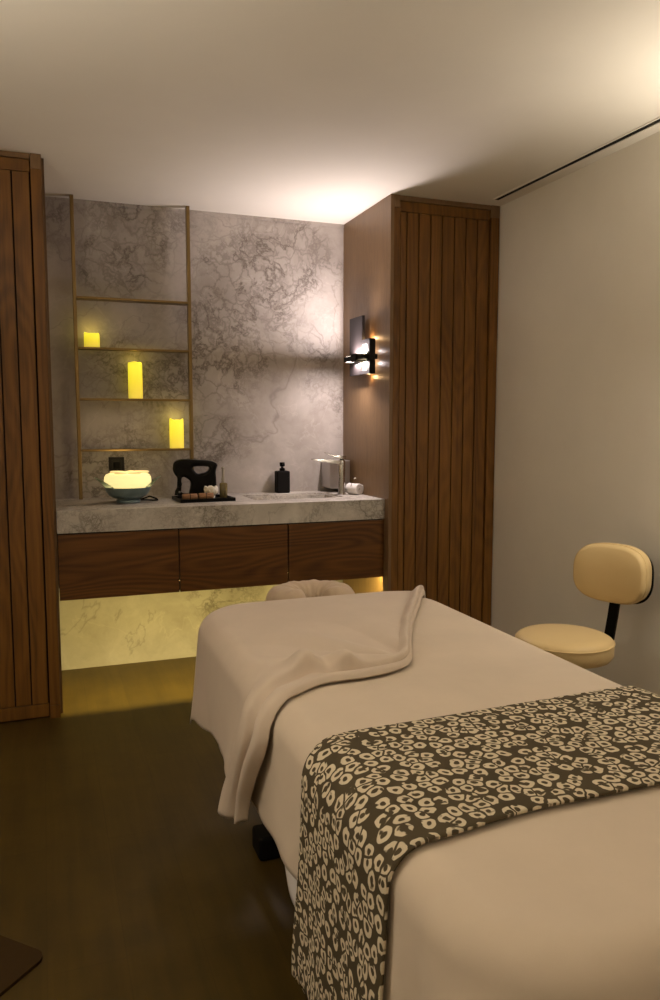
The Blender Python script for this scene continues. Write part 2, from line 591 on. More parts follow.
rel(slatted_door('door', 0.056, 0.579, 0.008, H - 0.026, [0.095, 0.163, 0.231, 0.298, 0.369, 0.437, 0.505], w), w)

XD = -1.690
w2 = thing('wardrobe', 'tall slatted oak wardrobe left of the marble counter', 'wardrobe', (-2.05, YC, 0))
rel(box('side_panel', (XL - 0.030, XL - 0.0004, -0.600, -0.0008, 0.0, H - 0.0005), MT['veneer'], w2), w2)
rel(box('carcass', (XW + 0.0006, XL - 0.031, YC + 0.045, -0.0008, 0.0, H - 0.0005), MT['groove'], w2), w2)
rel(box('corner_post', (XD + 0.004, XL - 0.012, YC, YC + 0.044, 0.062, H - 0.062), MT['wood_v'], w2, 0.0015), w2)
rel(box('post_cap', (XD + 0.004, XL - 0.012, YC, YC + 0.044, H - 0.061, H - 0.0005), MT['veneer'], w2, 0.001), w2)
rel(box('post_foot', (XD + 0.004, XL - 0.012, YC, YC + 0.044, 0.0, 0.061), MT['wood_v'], w2, 0.001), w2)
rel(box('head_rail', (XW + 0.002, XD + 0.002, YC + 0.006, YC + 0.044, H - 0.022, H - 0.0005), MT['veneer'], w2), w2)
rel(slatted_door('door', XW + 0.002, XD, 0.008, H - 0.024, [XD - 0.073 - 0.0685 * k for k in range(10)][::-1], w2), w2)

# ------------------------------------------------------------------ vanity under the marble top
v = thing('vanity_cabinet', 'wall hung oak vanity cabinet with three flat drawer fronts under the marble top', 'cabinet', (-0.815, -0.3, 0.53))
YF = -0.605
rel(box('carcass', (XL + 0.001, -0.001, -0.575, -0.0008, 0.585, 0.842), MT['groove'], v), v)
rel(box('fascia', (XL + 0.004, -0.004, YF + 0.0225, -0.5815, 0.538, 0.584), MT['groove'], v), v)
for a, b in ((XL + 0.003, -1.082), (-1.076, -0.534), (-0.528, -0.003)):
    bm = bmesh.new()
    add_box(bm, a, b, YF + 0.003, YF + 0.022, 0.532, 0.836, 0.0015)
    d = rel(obj('drawer', bm, MT['wood_h'], v), v)
rel(box('light_rail', (XL + 0.004, -0.004, -0.5812, -0.5755, 0.570, 0.584), MT['strip'], v), v)['label'] = 'warm yellow light strip under the drawers'
lamp('strip_light', None, (-0.815, -0.5785, 0.568), STRIP_W, STRIP_COL, 1.61, 0.005, (math.radians(6), 0, 0))

# marble top with a sunk basin
ct = thing('vanity_countertop', 'thick grey veined marble countertop with a sunk rectangular sink', 'countertop', (-0.815, -0.3, 0.843))
SX0, SX1, SY0, SY1 = -0.655, -0.155, -0.42, -0.135
bm = bmesh.new()
def ring_slab(bm, X0, X1, Y0, Y1, x0, x1, y0, y1, z0, z1):
    o = [(X0, Y0), (X1, Y0), (X1, Y1), (X0, Y1)]
    i = [(x0, y0), (x1, y0), (x1, y1), (x0, y1)]
    V = {}
    for k, lst in (('o', o), ('i', i)):
        for zz in (z0, z1):
            V[k, zz] = [bm.verts.new((x, y, zz)) for x, y in lst]
    for k in range(4):
        l = (k + 1) % 4
        bm.faces.new((V['o', z1][k], V['o', z1][l], V['i', z1][l], V['i', z1][k]))
        bm.faces.new((V['o', z0][k], V['i', z0][k], V['i', z0][l], V['o', z0][l]))
        bm.faces.new((V['o', z0][k], V['o', z0][l], V['o', z1][l], V['o', z1][k]))
        bm.faces.new((V['i', z0][k], V['i', z1][k], V['i', z1][l], V['i', z0][l]))
ring_slab(bm, XL + 0.001, -0.001, YF, -0.0008, SX0, SX1, SY0, SY1, 0.843, 0.946)
rel(obj('slab', bm, MT['marble_top'], ct), ct)
bm = bmesh.new()
ring_slab(bm, SX0 + 0.001, SX1 - 0.001, SY0 + 0.001, SY1 - 0.001, SX0 + 0.016, SX1 - 0.016, SY0 + 0.016, SY1 - 0.016, 0.85, 0.938)
add_box(bm, SX0 + 0.01, SX1 - 0.01, SY0 + 0.01, SY1 - 0.01, 0.844, 0.852)
bs = rel(obj('basin', bm, MT['marble_top'], ct), ct)
dr = lathe('drain', [(0, 0.004), (0.02, 0.004), (0.024, 0.0)], MT['chrome'], ct, (-0.40, -0.29, 0.852), 24)
rel(dr, ct)

# ------------------------------------------------------------------ wall sconces
def make_sconce(loc, rz, label, up_w, down_w, col, spread=PI, lean=0.0, group=None):
    """local frame: wall plane at x=0, the lamp stands off towards -x, y runs along the wall"""
    t = thing('wall_sconce', label, 'lamp', loc, rz, group)
    box('back_plate', (-0.012, -0.0005, -0.07, 0.05, -0.055, 0.055), MT['bronze'], t, 0.001)
    box('tall_plate', (-0.046, -0.030, -0.015, 0.165, -0.085, 0.230), MT['bronze'], t, 0.0012)
    # smaller open frame beside it
    bm = bmesh.new()
    y0, y1, z0, z1 = -0.155, -0.019, -0.087, 0.095
    add_box(bm, -0.062, -0.028, y0, y0 + 0.036, z0, z1, 0.001)
    add_box(bm, -0.062, -0.028, y1 - 0.022, y1, z0, z1, 0.001)
    add_box(bm, -0.062, -0.028, y0 + 0.036, y1 - 0.022, z1 - 0.026, z1, 0.001)
    add_box(bm, -0.062, -0.028, y0 + 0.036, y1 - 0.022, z0, z0 + 0.022, 0.001)
    obj('frame', bm, MT['bronze'], t)
    box('cross_bar', (-0.098, -0.013, -0.150, 0.120, -0.011, 0.015), MT['black_matte'], t, 0.002)
    box('hub', (-0.108, -0.047, -0.078, -0.004, -0.020, 0.022), MT['black_matte'], t, 0.003)
    for zz in (0.024, -0.064):
        box('light_window', (-0.052, -0.040, y0 + 0.038, y1 - 0.024, zz, zz + 0.046), MT['led_soft'], t)
    box('led', (-0.090, -0.052, 0.0, 0.11, 0.0152, 0.0172), MT['led'], t)
    box('led', (-0.090, -0.052, 0.0, 0.11, -0.0132, -0.0112), MT['led'], t)
    lamp('sconce_light', t, (-0.072, -0.01, 0.026), up_w, col, 0.04, 0.20, (PI - lean, 0, 0), spread)
    lamp('sconce_light', t, (-0.072, -0.01, -0.024), down_w, col, 0.04, 0.20, (lean, 0, 0))
    for zz, yy, k, c_ in ((0.108, -0.050, 0.024, (1.0, 0.60, 0.28)), (-0.098, -0.050, 0.018, (1.0, 0.60, 0.28)), (0.034, -0.110, 0.008, col), (-0.030, -0.110, 0.012, col)):   # glow behind the plates
        d = bpy.data.lights.new('back_glow', 'POINT')
        d.energy, d.color, d.shadow_soft_size = up_w * k, c_, 0.006
        o = bpy.data.objects.new('back_glow', d)
        COL.objects.link(o)
        o.location, o.parent = (-0.020, yy, zz), t
    return t
make_sconce((-0.0006, -0.38, 1.69), 0.0, 'dark bronze wall sconce of crossed plates on the smooth veneer panel', SCONCE_UP, SCONCE_DOWN, SCONCE_COL, PI, 0.0)
make_sconce((XR - 0.0006, -2.48, 1.69), 0, 'dark bronze wall sconce on the painted wall beside the foot half of the bed', ROOM_UP, ROOM_DOWN, ROOM_COL, math.radians(125))
make_sconce((XW + 0.0006, -2.9, 1.69), PI, 'unseen fill lamp added on the left wall, a copy of the bronze sconce', SIDE_FILL_UP, SIDE_FILL_DOWN, ROOM_COL, PI, 0.0)  # added lamp out of view, fills the bed side and the room
make_sconce((-0.9, YR + 0.0006, 1.69), -PI / 2, 'unseen fill lamp added on the rear wall, a copy of the bronze sconce', REAR_FILL_UP, REAR_FILL_DOWN, ROOM_COL, PI, 0.0)  # added lamp behind the camera, raises the ambient light

# ------------------------------------------------------------------ ceiling slot
sd = thing('slot_diffuser', 'long black linear air slot in the ceiling beside the painted wall', 'vent', (0.55, -2.8, H))
YS0, YS1 = -4.85, -0.75
rel(box('slot', (0.534, 0.561, YS0, YS1, H - 0.0022, H - 0.0003), MT['black_matte'], sd), sd)
rel(box('flange', (0.527, 0.5338, YS0, YS1, H - 0.005, H - 0.0003), MT['ceiling'], sd), sd)
rel(box('flange', (0.5612, 0.568, YS0, YS1, H - 0.005, H - 0.0003), MT['ceiling'], sd), sd)

# ------------------------------------------------------------------ ladder shelf with candles
ls = thing('ladder_shelf', 'slim brass ladder shelf with four rungs standing on the counter', 'shelf', (-1.208, -0.065, 0.946))
LX0, LX1 = -1.499, -0.915
for x in (LX0, LX1):
    rel(box('post', (x - 0.009, x + 0.009, -0.082, -0.048, 0.9463, H - 0.0005), MT['brass'], ls, 0.002), ls)
rungs = [1.980, 1.726, 1.466, 1.202]
for z in rungs:
    rel(box('rung', (LX0 + 0.0093, LX1 - 0.0093, -0.102, -0.030, z - 0.006, z + 0.006), MT['brass'], ls, 0.002), ls)

def candle(label, x, z, h, r, seed):
    t = thing('pillar_candle', label, 'candle', (x, -0.066, z), 0, 'pillar candles on the ladder rungs')
    rnd = random.Random(seed)
    bm = bmesh.new()
    n = 28
    ph = [rnd.uniform(0, 6.28) for _ in range(3)]
    rings = []
    for rr, zz, k in ((0.0, 0.0, 0), (r * .97, 0.0, 0), (r, 0.004, 0), (r, h * .5, 0), (r * .985, h - .006, 1), (r * .93, h, 1), (r * .83, h - .004, 1), (r * .7, h - .020, 0), (0.0, h - .023, 0)):
        ring = []
        for j in range(n if rr > 0 else 1):
            a = 2 * PI * j / n
            w = (0.004 * math.sin(2 * a + ph[0]) + 0.003 * math.sin(3 * a + ph[1])) * k
            q = rr * (1 + 0.015 * math.sin(5 * a + ph[2]) * (zz > 0))
            ring.append(bm.verts.new((q * math.cos(a), q * math.sin(a), zz + w)))
        rings.append(ring)
    for a, b in zip(rings, rings[1:]):
        for j in range(n):
            l = (j + 1) % n
            if len(a) == 1:
                bm.faces.new((a[0], b[l], b[j]))
            elif len(b) == 1:
                bm.faces.new((a[j], a[l], b[0]))
            else:
                bm.faces.new((a[j], a[l], b[l], b[j]))
    obj('wax', bm, MT['candle'], t, True)
    tube('wick', [(0, 0, h - .024), (0.001, 0, h - .016), (0.003, 0, h - .010)], 0.0013, MT['black_matte'], t, 6)
    d = bpy.data.lights.new('candle_light', 'POINT')
    d.energy, d.color, d.shadow_soft_size = 0.10, (1.0, 0.80, 0.18), 0.012
    o = bpy.data.objects.new('candle_light', d)
    COL.objects.link(o)
    o.location, o.parent = (0, 0, h + 0.012), t
    return t
candle('short glowing pillar candle on the second rung from the top', -1.420, rungs[1] + .0063, 0.072, 0.039, 1)
candle('tallest glowing pillar candle on the third rung from the top', -1.206, rungs[2] + .0063, 0.188, 0.037, 2)
candle('mid height glowing pillar candle on the lowest rung', -0.995, rungs[3] + .0063, 0.155, 0.038, 3)

# ------------------------------------------------------------------ wall outlet
wo = thing('wall_outlet', 'dark square wall outlet on the marble behind the glowing bowl', 'outlet', (-1.308, -0.0005, 1.122))
bm = bmesh.new()
for b_ in ((-0.040, 0.040, -0.010, 0, 0.026, 0.040), (-0.040, 0.040, -0.010, 0, -0.040, -0.026), (-0.040, -0.026, -0.010, 0, -0.026, 0.026), (0.026, 0.040, -0.010, 0, -0.026, 0.026)):
    add_box(bm, *b_, 0.001)
obj('frame', bm, MT['bronze'], wo)
box('insert', (-0.0258, 0.0258, -0.008, -0.0002, -0.0258, 0.0258), MT['plastic_dark'], wo, 0.001)
box('plug', (-0.016, 0.016, -0.030, -0.0082, -0.020, 0.014), MT['black_matte'], wo, 0.003)

# ------------------------------------------------------------------ glowing bowl
CT = 0.9462
bl = thing('bowl_lamp', 'teal footed bowl filled with glowing warm white petals below the ladder shelf', 'lamp', (-1.283, -0.318, CT))
lathe('foot', [(0, 0), (0.056, 0), (0.060, 0.003), (0.058, 0.017), (0.053, 0.022)], MT['teal'], bl, (0, 0, 0), 40)
lathe('bowl', [(0.050, 0.021), (0.074, 0.026), (0.094, 0.040), (0.107, 0.058), (0.113, 0.078), (0.111, 0.080), (0.10, 0.074), (0.05, 0.040), (0, 0.036)], MT['teal'], bl, (0, 0, 0), 48)
bm = bmesh.new()
prof = [(0.0, 0.050), (0.103, 0.0775), (0.1135, 0.086), (0.1155, 0.105), (0.114, 0.128), (0.106, 0.142), (0.09, 0.148), (0.05, 0.150), (0.0, 0.150)]
add_lathe(bm, prof, (0, 0, 0), 48)
obj('glowing_fill', bm, MT['stone_glow'], bl, True)
for k, (a, rr, s) in enumerate(((2.6, .055, 1.0), (1.2, .05, .9), (0.1, .065, 1.1), (-1.1, .06, 1.0), (-2.2, .058, 1.05), (0.5, .01, .8))):
    bm = bmesh.new()
    bmesh.ops.create_uvsphere(bm, u_segments=18, v_segments=10, radius=0.034 * s)
    bmesh.ops.scale(bm, vec=(1.15, 0.9, 0.30), verts=bm.verts)
    for q in bm.verts:
        q.co.z += 0.14 * q.co.x * q.co.x / 0.04
    bmesh.ops.rotate(bm, cent=(0, 0, 0), matrix=Matrix.Rotation(a, 3, 'Z'), verts=bm.verts)
    bmesh.ops.translate(bm, vec=(rr * math.cos(a), rr * math.sin(a), 0.149), verts=bm.verts)
    obj('petal', bm, MT['petal_glow'], bl, True)
for a in (PI + 0.12, 0.0 - 0.1):
    bm = bmesh.new()
    n = 8
    rows = []
    for i in range(n + 1):
        s = i / n
        r_ = 0.114 + 0.050 * s
        z_ = 0.080 + 0.060 * s - 0.010 * s * s
        wd = 0.075 * (1 - s) ** 0.8 + 0.002
        rows.append([bm.verts.new((r_ * math.cos(a) - math.sin(a) * wd * q + math.cos(a) * (-0.35 * wd * q * q), r_ * math.sin(a) + math.cos(a) * wd * q + math.sin(a) * (-0.35 * wd * q * q), z_)) for q in (-1, -.5, 0, .5, 1)])
    for ra, rb in zip(rows, rows[1:]):
        for j in range(4):
            bm.faces.new((ra[j], ra[j + 1], rb[j + 1], rb[j]))
    o = obj('leaf_tip', bm, MT['frost'], bl, True)
    sm = o.modifiers.new('solid', 'SOLIDIFY')
    sm.thickness = 0.004
pd = bpy.data.lights.new('bowl_light', 'POINT')
pd.energy = 0.55
pd.color = (1.0, 0.72, 0.30)
pd.shadow_soft_size = 0.05
po = bpy.data.objects.new('bowl_light', pd)
COL.objects.link(po)
po.location = (0, 0, 0.23)
po.parent = bl
tube('power_cord', [(0.058, 0.02, 0.010), (0.085, 0.03, 0.008), (0.125, 0.02, 0.006), (0.150, 0.03, 0.006), (0.148, 0.055, 0.010), (0.115, 0.07, 0.022), (0.085, 0.085, 0.010), (0.05, 0.12, 0.005), (0.01, 0.20, 0.005), (-0.015, 0.285, 0.010), (-0.025, 0.300, 0.06), (-0.025, 0.292, 0.150)], 0.0042, MT['black'], bl, 8)

# ------------------------------------------------------------------ black appliance with handle, tray and its things
def px(X, Y):            # outline drawn on a 2.5 mm grid seen square on, converted to metres about its base centre
    return ((X - 270) / 9.43 * 0.00531, (412 - Y) / 9.43 * 0.00531)
kt = thing('kettle', 'black kettle with an arched top handle behind the black tray', 'kettle', (-0.910, -0.165, CT), math.radians(-8))
rim = [(52, 120), (66, 75), (110, 52), (170, 47), (230, 50), (300, 54), (380, 60), (440, 74), (468, 98), (460, 128), (452, 165), (455, 230), (457, 320), (456, 405), (430, 411), (330, 411), (240, 411), (215, 408), (196, 402), (200, 360), (212, 310), (214, 262), (180, 226), (142, 214), (130, 236), (128, 300), (96, 312), (90, 270), (90, 220), (70, 190), (54, 158)]
hole = [(238, 124), (268, 114), (310, 112), (360, 114), (388, 124), (386, 150), (362, 172), (318, 184), (288, 188), (262, 168)]
outline('body', [[px(*p) for p in rim], [px(*p) for p in hole]], 0.085, MT['black'], kt, 0.012)
sp = [px(110, 290), px(108, 320), px(98, 350), px(100, 385)]
tube('spout', [(sp[0][0], 0, sp[0][1]), (sp[1][0], 0, sp[1][1]), (sp[2][0], 0, sp[2][1]), (sp[3][0], 0, sp[3][1])], [0.012, 0.012, 0.017, 0.021], MT['black'], kt)
a, b_ = px(98, 378), px(205, 395)
tube('base_arm', [(a[0], 0, a[1]), ((a[0] + b_[0]) / 2, 0, 0.013), (b_[0], 0, 0.012)], [0.016, 0.011, 0.011], MT['black'], kt)
bm = bmesh.new()
q = px(112, 355)
bmesh.ops.create_uvsphere(bm, u_segments=12, v_segments=8, radius=0.006)
bmesh.ops.translate(bm, vec=(q[0], -0.020, q[1]), verts=bm.verts)
obj('knob', bm, MT['steel'], kt, True)

tr = thing('tray', 'black rectangular tray on the counter in front of the black kettle', 'tray', (-0.905, -0.330, CT), math.radians(3))
box('tray_base', (-0.137, 0.137, -0.10, 0.10, 0.0, 0.006), MT['black'], tr, 0.002)
bm = bmesh.new()
for b_ in ((-0.142, 0.142, -0.106, -0.098, 0.0, 0.018), (-0.142, 0.142, 0.098, 0.106, 0.0, 0.018), (-0.142, -0.134, -0.098, 0.098, 0.0, 0.018), (0.134, 0.142, -0.098, 0.098, 0.0, 0.018)):
    add_box(bm, *b_, 0.002)
obj('tray_rim', bm, MT['black'], tr)

def brown_roll(label, x, y, ln, rz):
    o = tag(bpy.data.objects.new('rolled_cloth', None), label, 'rolled cloth', 'brown rolls on the tray')
    COL.objects.link(o)
    o.location = (x, y, CT + 0.0063)
    o.rotation_euler = (0, 0, rz)
    bm = bmesh.new()
    n = 60
    rows = []
    for xx in (-ln / 2, -ln / 2 + .003, ln / 2 - .003, ln / 2):
        sc = 0.92 if abs(xx) > ln / 2 - .001 else 1.0
        rows.append([bm.verts.new((xx, 0.0165 * sc * math.cos(2 * PI * k / 24) * (1 + 0.04 * math.sin(k)), 0.0168 + 0.0165 * sc * math.sin(2 * PI * k / 24))) for k in range(24)])
    for ra, rb in zip(rows, rows[1:]):
        for k in range(24):
            bm.faces.new((ra[k], ra[(k + 1) % 24], rb[(k + 1) % 24], rb[k]))
    bm.faces.new(rows[0][::-1])
    bm.faces.new(rows[-1])
    obj('cloth', bm, MT['brown_roll'], o, True)
    tube('tie', [(0, 0.0178 * math.cos(2 * PI * k / 16), 0.0170 + 0.0178 * math.sin(2 * PI * k / 16)) for k in range(17)], 0.0018, MT['black_matte'], o, 6)
    return o
brown_roll('brown roll at the near left end of the black tray', -0.982, -0.365, 0.075, 0.02)
brown_roll('brown roll on the black tray beside the white flower', -0.897, -0.360, 0.075, -0.03)

fl = thing('flower', 'white frangipani flower on the black tray', 'flower', (-0.862, -0.315, CT + 0.0063), 0.4)
for k in range(6):
    bm = bmesh.new()
    bmesh.ops.create_uvsphere(bm, u_segments=14, v_segments=8, radius=0.034)
    bmesh.ops.scale(bm, vec=(1.0, 0.85, 0.24), verts=bm.verts)
    for q in bm.verts:
        q.co.z += 9.0 * (q.co.x ** 2) * 0.6
    bmesh.ops.rotate(bm, cent=(0, 0, 0), matrix=Matrix.Rotation(math.radians(-58), 3, 'Y'), verts=bm.verts)
    bmesh.ops.translate(bm, vec=(0.020, 0, 0.034), verts=bm.verts)
    bmesh.ops.rotate(bm, cent=(0, 0, 0), matrix=Matrix.Rotation(2 * PI * k / 6, 3, 'Z'), verts=bm.verts)
    obj('petal', bm, MT['petal'], fl, True)
lathe('flower_heart', [(0, 0), (0.018, 0.0), (0.022, 0.012), (0.016, 0.03), (0, 0.036)], MT['petal'], fl, (0, 0, 0), 16)

bt = thing('oil_bottle', 'small olive oil bottle with a clear glass neck at the right end of the tray', 'bottle', (-0.792, -0.298, CT + 0.0063))
lathe('bottle', [(0, 0), (0.019, 0), (0.021, 0.003), (0.021, 0.072), (0.019, 0.077), (0.011, 0.080)], MT['olive_glass'], bt, seg=28)
lathe('neck', [(0.0, 0.0795), (0.010, 0.0797), (0.0105, 0.100), (0.0085, 0.115), (0.0085, 0.150), (0.011, 0.158), (0.006, 0.164), (0, 0.165)], MT['glass'], bt, seg=24)

# ------------------------------------------------------------------ soap dispenser
so = thing('soap_dispenser', 'matte black pump soap dispenser standing at the back of the sink', 'dispenser', (-0.398, -0.062, CT))
bm = bmesh.new()
add_box(bm, -0.039, 0.039, -0.030, 0.030, 0.0, 0.126, 0.008, 3)
obj('bottle', bm, MT['black_matte'], so)
lathe('collar', [(0, 0.1255), (0.016, 0.1255), (0.016, 0.140), (0.012, 0.143), (0, 0.143)], MT['black'], so, seg=24)
lathe('pump', [(0, 0.1425), (0.007, 0.1425), (0.007, 0.150), (0.014, 0.152), (0.015, 0.172), (0.012, 0.175), (0, 0.175)], MT['black'], so, seg=24)
tube('nozzle', [(0.0, -0.010, 0.166), (0.0, -0.030, 0.166), (0.0, -0.044, 0.160)], [0.006, 0.005, 0.004], MT['black'], so, 10)

# ------------------------------------------------------------------ faucet
fa = thing('faucet', 'tall chrome mixer faucet with a flat spout over the sink', 'faucet', (-0.121, -0.290, CT))
lathe('base', [(0, 0), (0.026, 0), (0.027, 0.003), (0.024, 0.008), (0, 0.008)], MT['chrome'], fa, seg=32)
lathe('column', [(0.0, 0.0075), (0.021, 0.0075), (0.0195, 0.03), (0.0185, 0.10), (0.0195, 0.186), (0.017, 0.193), (0, 0.194)], MT['chrome'], fa, seg=32)
bm = bmesh.new()
secs = [(0.006, 0.0175, 0.166, 0.190), (-0.03, 0.018, 0.172, 0.193), (-0.09, 0.0185, 0.183, 0.197), (-0.150, 0.0185, 0.193, 0.202), (-0.175, 0.017, 0.197, 0.203)]
rows = [[bm.verts.new((x, y, z)) for y, z in ((-w_, a_), (w_, a_), (w_ * .92, b_), (-w_ * .92, b_))] for x, w_, a_, b_ in secs]
for ra, rb in zip(rows, rows[1:]):
    for k in range(4):
        bm.faces.new((ra[k], ra[(k + 1) % 4], rb[(k + 1) % 4], rb[k]))
bm.faces.new(rows[0][::-1]); bm.faces.new(rows[-1])
obj('spout', bm, MT['chrome'], fa)
bm = bmesh.new()
secs = [(0.022, 0.012, 0.196, 0.216), (0.0, 0.014, 0.198, 0.217), (-0.05, 0.013, 0.211, 0.220), (-0.100, 0.011, 0.233, 0.238)]
rows = [[bm.verts.new((x, y, z)) for y, z in ((-w_, a_), (w_, a_), (w_ * .9, b_), (-w_ * .9, b_))] for x, w_, a_, b_ in secs]
for ra, rb in zip(rows, rows[1:]):
    for k in range(4):
        bm.faces.new((ra[k], ra[(k + 1) % 4], rb[(k + 1) % 4], rb[k]))
bm.faces.new(rows[0][::-1]); bm.faces.new(rows[-1])
obj('lever', bm, MT['chrome'], fa)
lathe('lever_neck', [(0, 0.1935), (0.012, 0.1935), (0.012, 0.199), (0, 0.199)], MT['bronze'], fa, seg=24)

# ------------------------------------------------------------------ steel paper dispenser in the corner
pdz = thing('paper_dispenser', 'brushed steel paper towel dispenser on the wall behind the faucet', 'dispenser', (-0.078, -0.001, 0.972))
box('housing', (-0.062, 0.062, -0.150, 0.0, 0.0, 0.158), MT['steel'], pdz, 0.003)
box('cover_door', (-0.044, 0.060, -0.153, -0.1503, 0.010, 0.155), MT['steel'], pdz, 0.001)
box('paper_sheet', (-0.050, 0.030, -0.140, -0.030, -0.004, -0.0003), MT['petal'], pdz)

# ------------------------------------------------------------------ rolled towel
rt_ = thing('rolled_towel', 'small rolled white face towel with a thin stick beside the faucet', 'towel', (-0.050, -0.300, CT), math.radians(-62))
bm = bmesh.new()
turns, n = 3.1, 110
ln = 0.078
prof = []
for i in range(n + 1):
    a = 2 * PI * turns * i / n
    r_ = 0.007 + (0.0325 - 0.007) * i / n
    prof.append((r_ * math.cos(a), r_ * math.sin(a)))
hh = min(p[1] for p in prof) - 0.004
rows = []
for k, xx in enumerate((-ln / 2, -ln / 2 + 0.004, -ln / 4, 0, ln / 4, ln / 2 - 0.004, ln / 2)):
    s = 0.96 if k in (0, 6) else 1.0
    rows.append([bm.verts.new((xx, p[0] * s, p[1] * s - hh)) for p in prof])
for ra, rb in zip(rows, rows[1:]):
    for i in range(n):
        bm.faces.new((ra[i], ra[i + 1], rb[i + 1], rb[i]))
o = obj('towel', bm, MT['towel'], rt_, True)
sm = o.modifiers.new('solid', 'SOLIDIFY'); sm.thickness = 0.0068; sm.offset = 0
tube('stick', [(-0.005, -0.030, 0.030), (0.002, -0.022, 0.066), (0.010, -0.012, 0.090)], 0.0017, MT['brass'], rt_, 8)
tube('stick_tip', [(0.010, -0.012, 0.0895), (0.018, -0.006, 0.0925)], 0.0038, MT['petal'], rt_, 8)

# ------------------------------------------------------------------ massage table
TX0, TX1, TY0, TY1, ZT, RC = -1.212, -0.352, -3.61, -1.715, 0.715, 0.055
RP = 0.185                                        # plan radius of the table's corners
tb = thing('massage_table', 'massage table with black feet under the beige bedding', 'massage table', (-0.782, -2.68, 0))
bm = bmesh.new()
add_box(bm, TX0 + 0.004, TX1 - 0.004, TY0 + 0.004, TY1 - 0.004, ZT - 0.13, ZT - 0.003)
bmesh.ops.bevel(bm, geom=[e for e in bm.edges if abs(e.verts[0].co.z - e.verts[1].co.z) > 0.05], offset=0.18, segments=10, profile=0.5, affect='EDGES')
bmesh.ops.bevel(bm, geom=[e for e in bm.edges if abs(e.verts[0].co.z - e.verts[1].co.z) < 0.001 and len([f for f in e.link_faces if abs(f.normal.z) > 0.9]) == 1], offset=0.045, segments=5, profile=0.5, affect='EDGES')
rel(obj('mattress', bm, MT['vinyl'], tb, True), tb)
rel(box('deck', (TX0 + 0.05, TX1 - 0.05, TY0 + 0.05, TY1 - 0.05, ZT - 0.19, ZT - 0.1302), MT['black_matte'], tb, 0.004), tb)
for y in (-2.06, -3.25):
    f_ = rel(box('foot', (-1.095, -0.46, y - 0.05, y + 0.05, 0.0, 0.075), MT['black_matte'], tb, 0.012, 3), tb)
    rel(box('leg', (-0.88, -0.68, y - 0.05, y + 0.05, 0.0755, ZT - 0.1902), MT['black_matte'], tb, 0.006), tb)

def sstep(a, b, x):
    t = min(1, max(0, (x - a) / (b - a)))
    return t * t * (3 - 2 * t)

def drape(X, Y, off, flare=0.03, rip=0.010, seed=0.0):
    """a point of flat cloth (X, Y) laid over the table: flat on top, round over the edge, hanging down the sides"""
    R = RC + off
    cx = min(max(X, TX0 + RP), TX1 - RP)
    cy = min(max(Y, TY0 + RP), TY1 - RP)
    dx, dy = X - cx, Y - cy
    d = math.hypot(dx, dy)
    g = RP - RC
    d -= g
    if d < 1e-9:
        return Vector((X, Y, ZT + off)), Vector((0, 0, 1)), 0.0
    nx, ny = dx / (d + g), dy / (d + g)
    corner = min(abs(nx), abs(ny)) * 1.414
    arc = R * PI / 2
    if d < arc:
        th = d / R
        lat, z, drop = R * math.sin(th), ZT + off - R * (1 - math.cos(th)), 0.0
        n = Vector((nx * math.sin(th), ny * math.sin(th), math.cos(th)))
    else:
        drop = d - arc
        per = (cy if abs(nx) > abs(ny) else cx) + 0.3 * math.atan2(ny, nx)
        k = sstep(0.0, 0.30, drop)
        w_ = rip * k * (math.sin(13.0 * per + seed) + 0.6 * math.sin(27.0 * per + 1.3 + seed * 2))
        lat = R + flare * drop + w_ + corner * drop * 0.21
        z = ZT + off - R - drop * (1 - 0.02 * corner)
        n = Vector((nx, ny, 0.0))
    return Vector((cx + nx * (g + lat), cy + ny * (g + lat), z)), n, drop

def cloth(name, nx, ny, fn, m, thick=0.003, uv=False):
    """fn(i/nx, j/ny) -> (position, (u, v))"""
    bm = bmesh.new()
    uvl = bm.loops.layers.uv.new('UVMap')
    V, U = [], []
    for j in range(ny + 1):
        row, ur = [], []
        for i in range(nx + 1):
            p, w_ = fn(i / nx, j / ny)
            row.append(bm.verts.new(p))
            ur.append(w_)
        V.append(row)
        U.append(ur)
    for j in range(ny):
        for i in range(nx):
            f = bm.faces.new((V[j][i], V[j][i + 1], V[j + 1][i + 1], V[j + 1][i]))
            for lp, q in zip(f.loops, (U[j][i], U[j][i + 1], U[j + 1][i + 1], U[j + 1][i])):
                lp[uvl].uv = q
    me = bpy.data.meshes.new(name)
    bm.to_mesh(me)
    bm.free()
    o = link(name, me, m, None, True)
    sm = o.modifiers.new('solid', 'SOLIDIFY')
    sm.thickness = thick
    sm.offset = -1
    return o

# sheet over the whole table
SH = 0.21
def sheet_fn(s, t):
    hang = SH + 0.055
    X = (TX0 - hang) + s * (TX1 - TX0 + 2 * hang)
    Y = (TY0 - hang) + t * (TY1 + 0.085 - TY0 + hang)
    if X < TX0:
        k = (TX0 - X) / hang
        X = TX0 - (TX0 - X) * (1 + 0.12 * k * math.sin(2.2 * Y + 0.7) + 0.05 * k * math.sin(5.0 * Y))
    p, n, dr_ = drape(X, Y, 0.005, 0.02, 0.007 + 0.012 * sstep(-3.25, -3.45, Y), 0.6)
    return p, (X, Y)
tag(cloth('bed_sheet', 120, 190, sheet_fn, MT['sheet']), 'plain beige sheet draped over the massage table', 'sheet')

# short white cloth piece hanging below the beige hem
def under_fn(s, t):
    Y = -3.06 + t * 0.40
    D_ = 0.13 + s * 0.175 * math.sin(PI * min(max(t, 0.02), 0.98)) ** 0.5
    X = TX0 - 0.03 - D_
    p, n, dr_ = drape(X, Y, -0.010, 0.005, 0.007, 0.6)
    return p, (X, Y)
tag(cloth('hem_piece', 10, 26, under_fn, MT['white_cloth'], 0.002), 'short white cloth piece hanging below the beige hem beside the leopard runner', 'sheet')

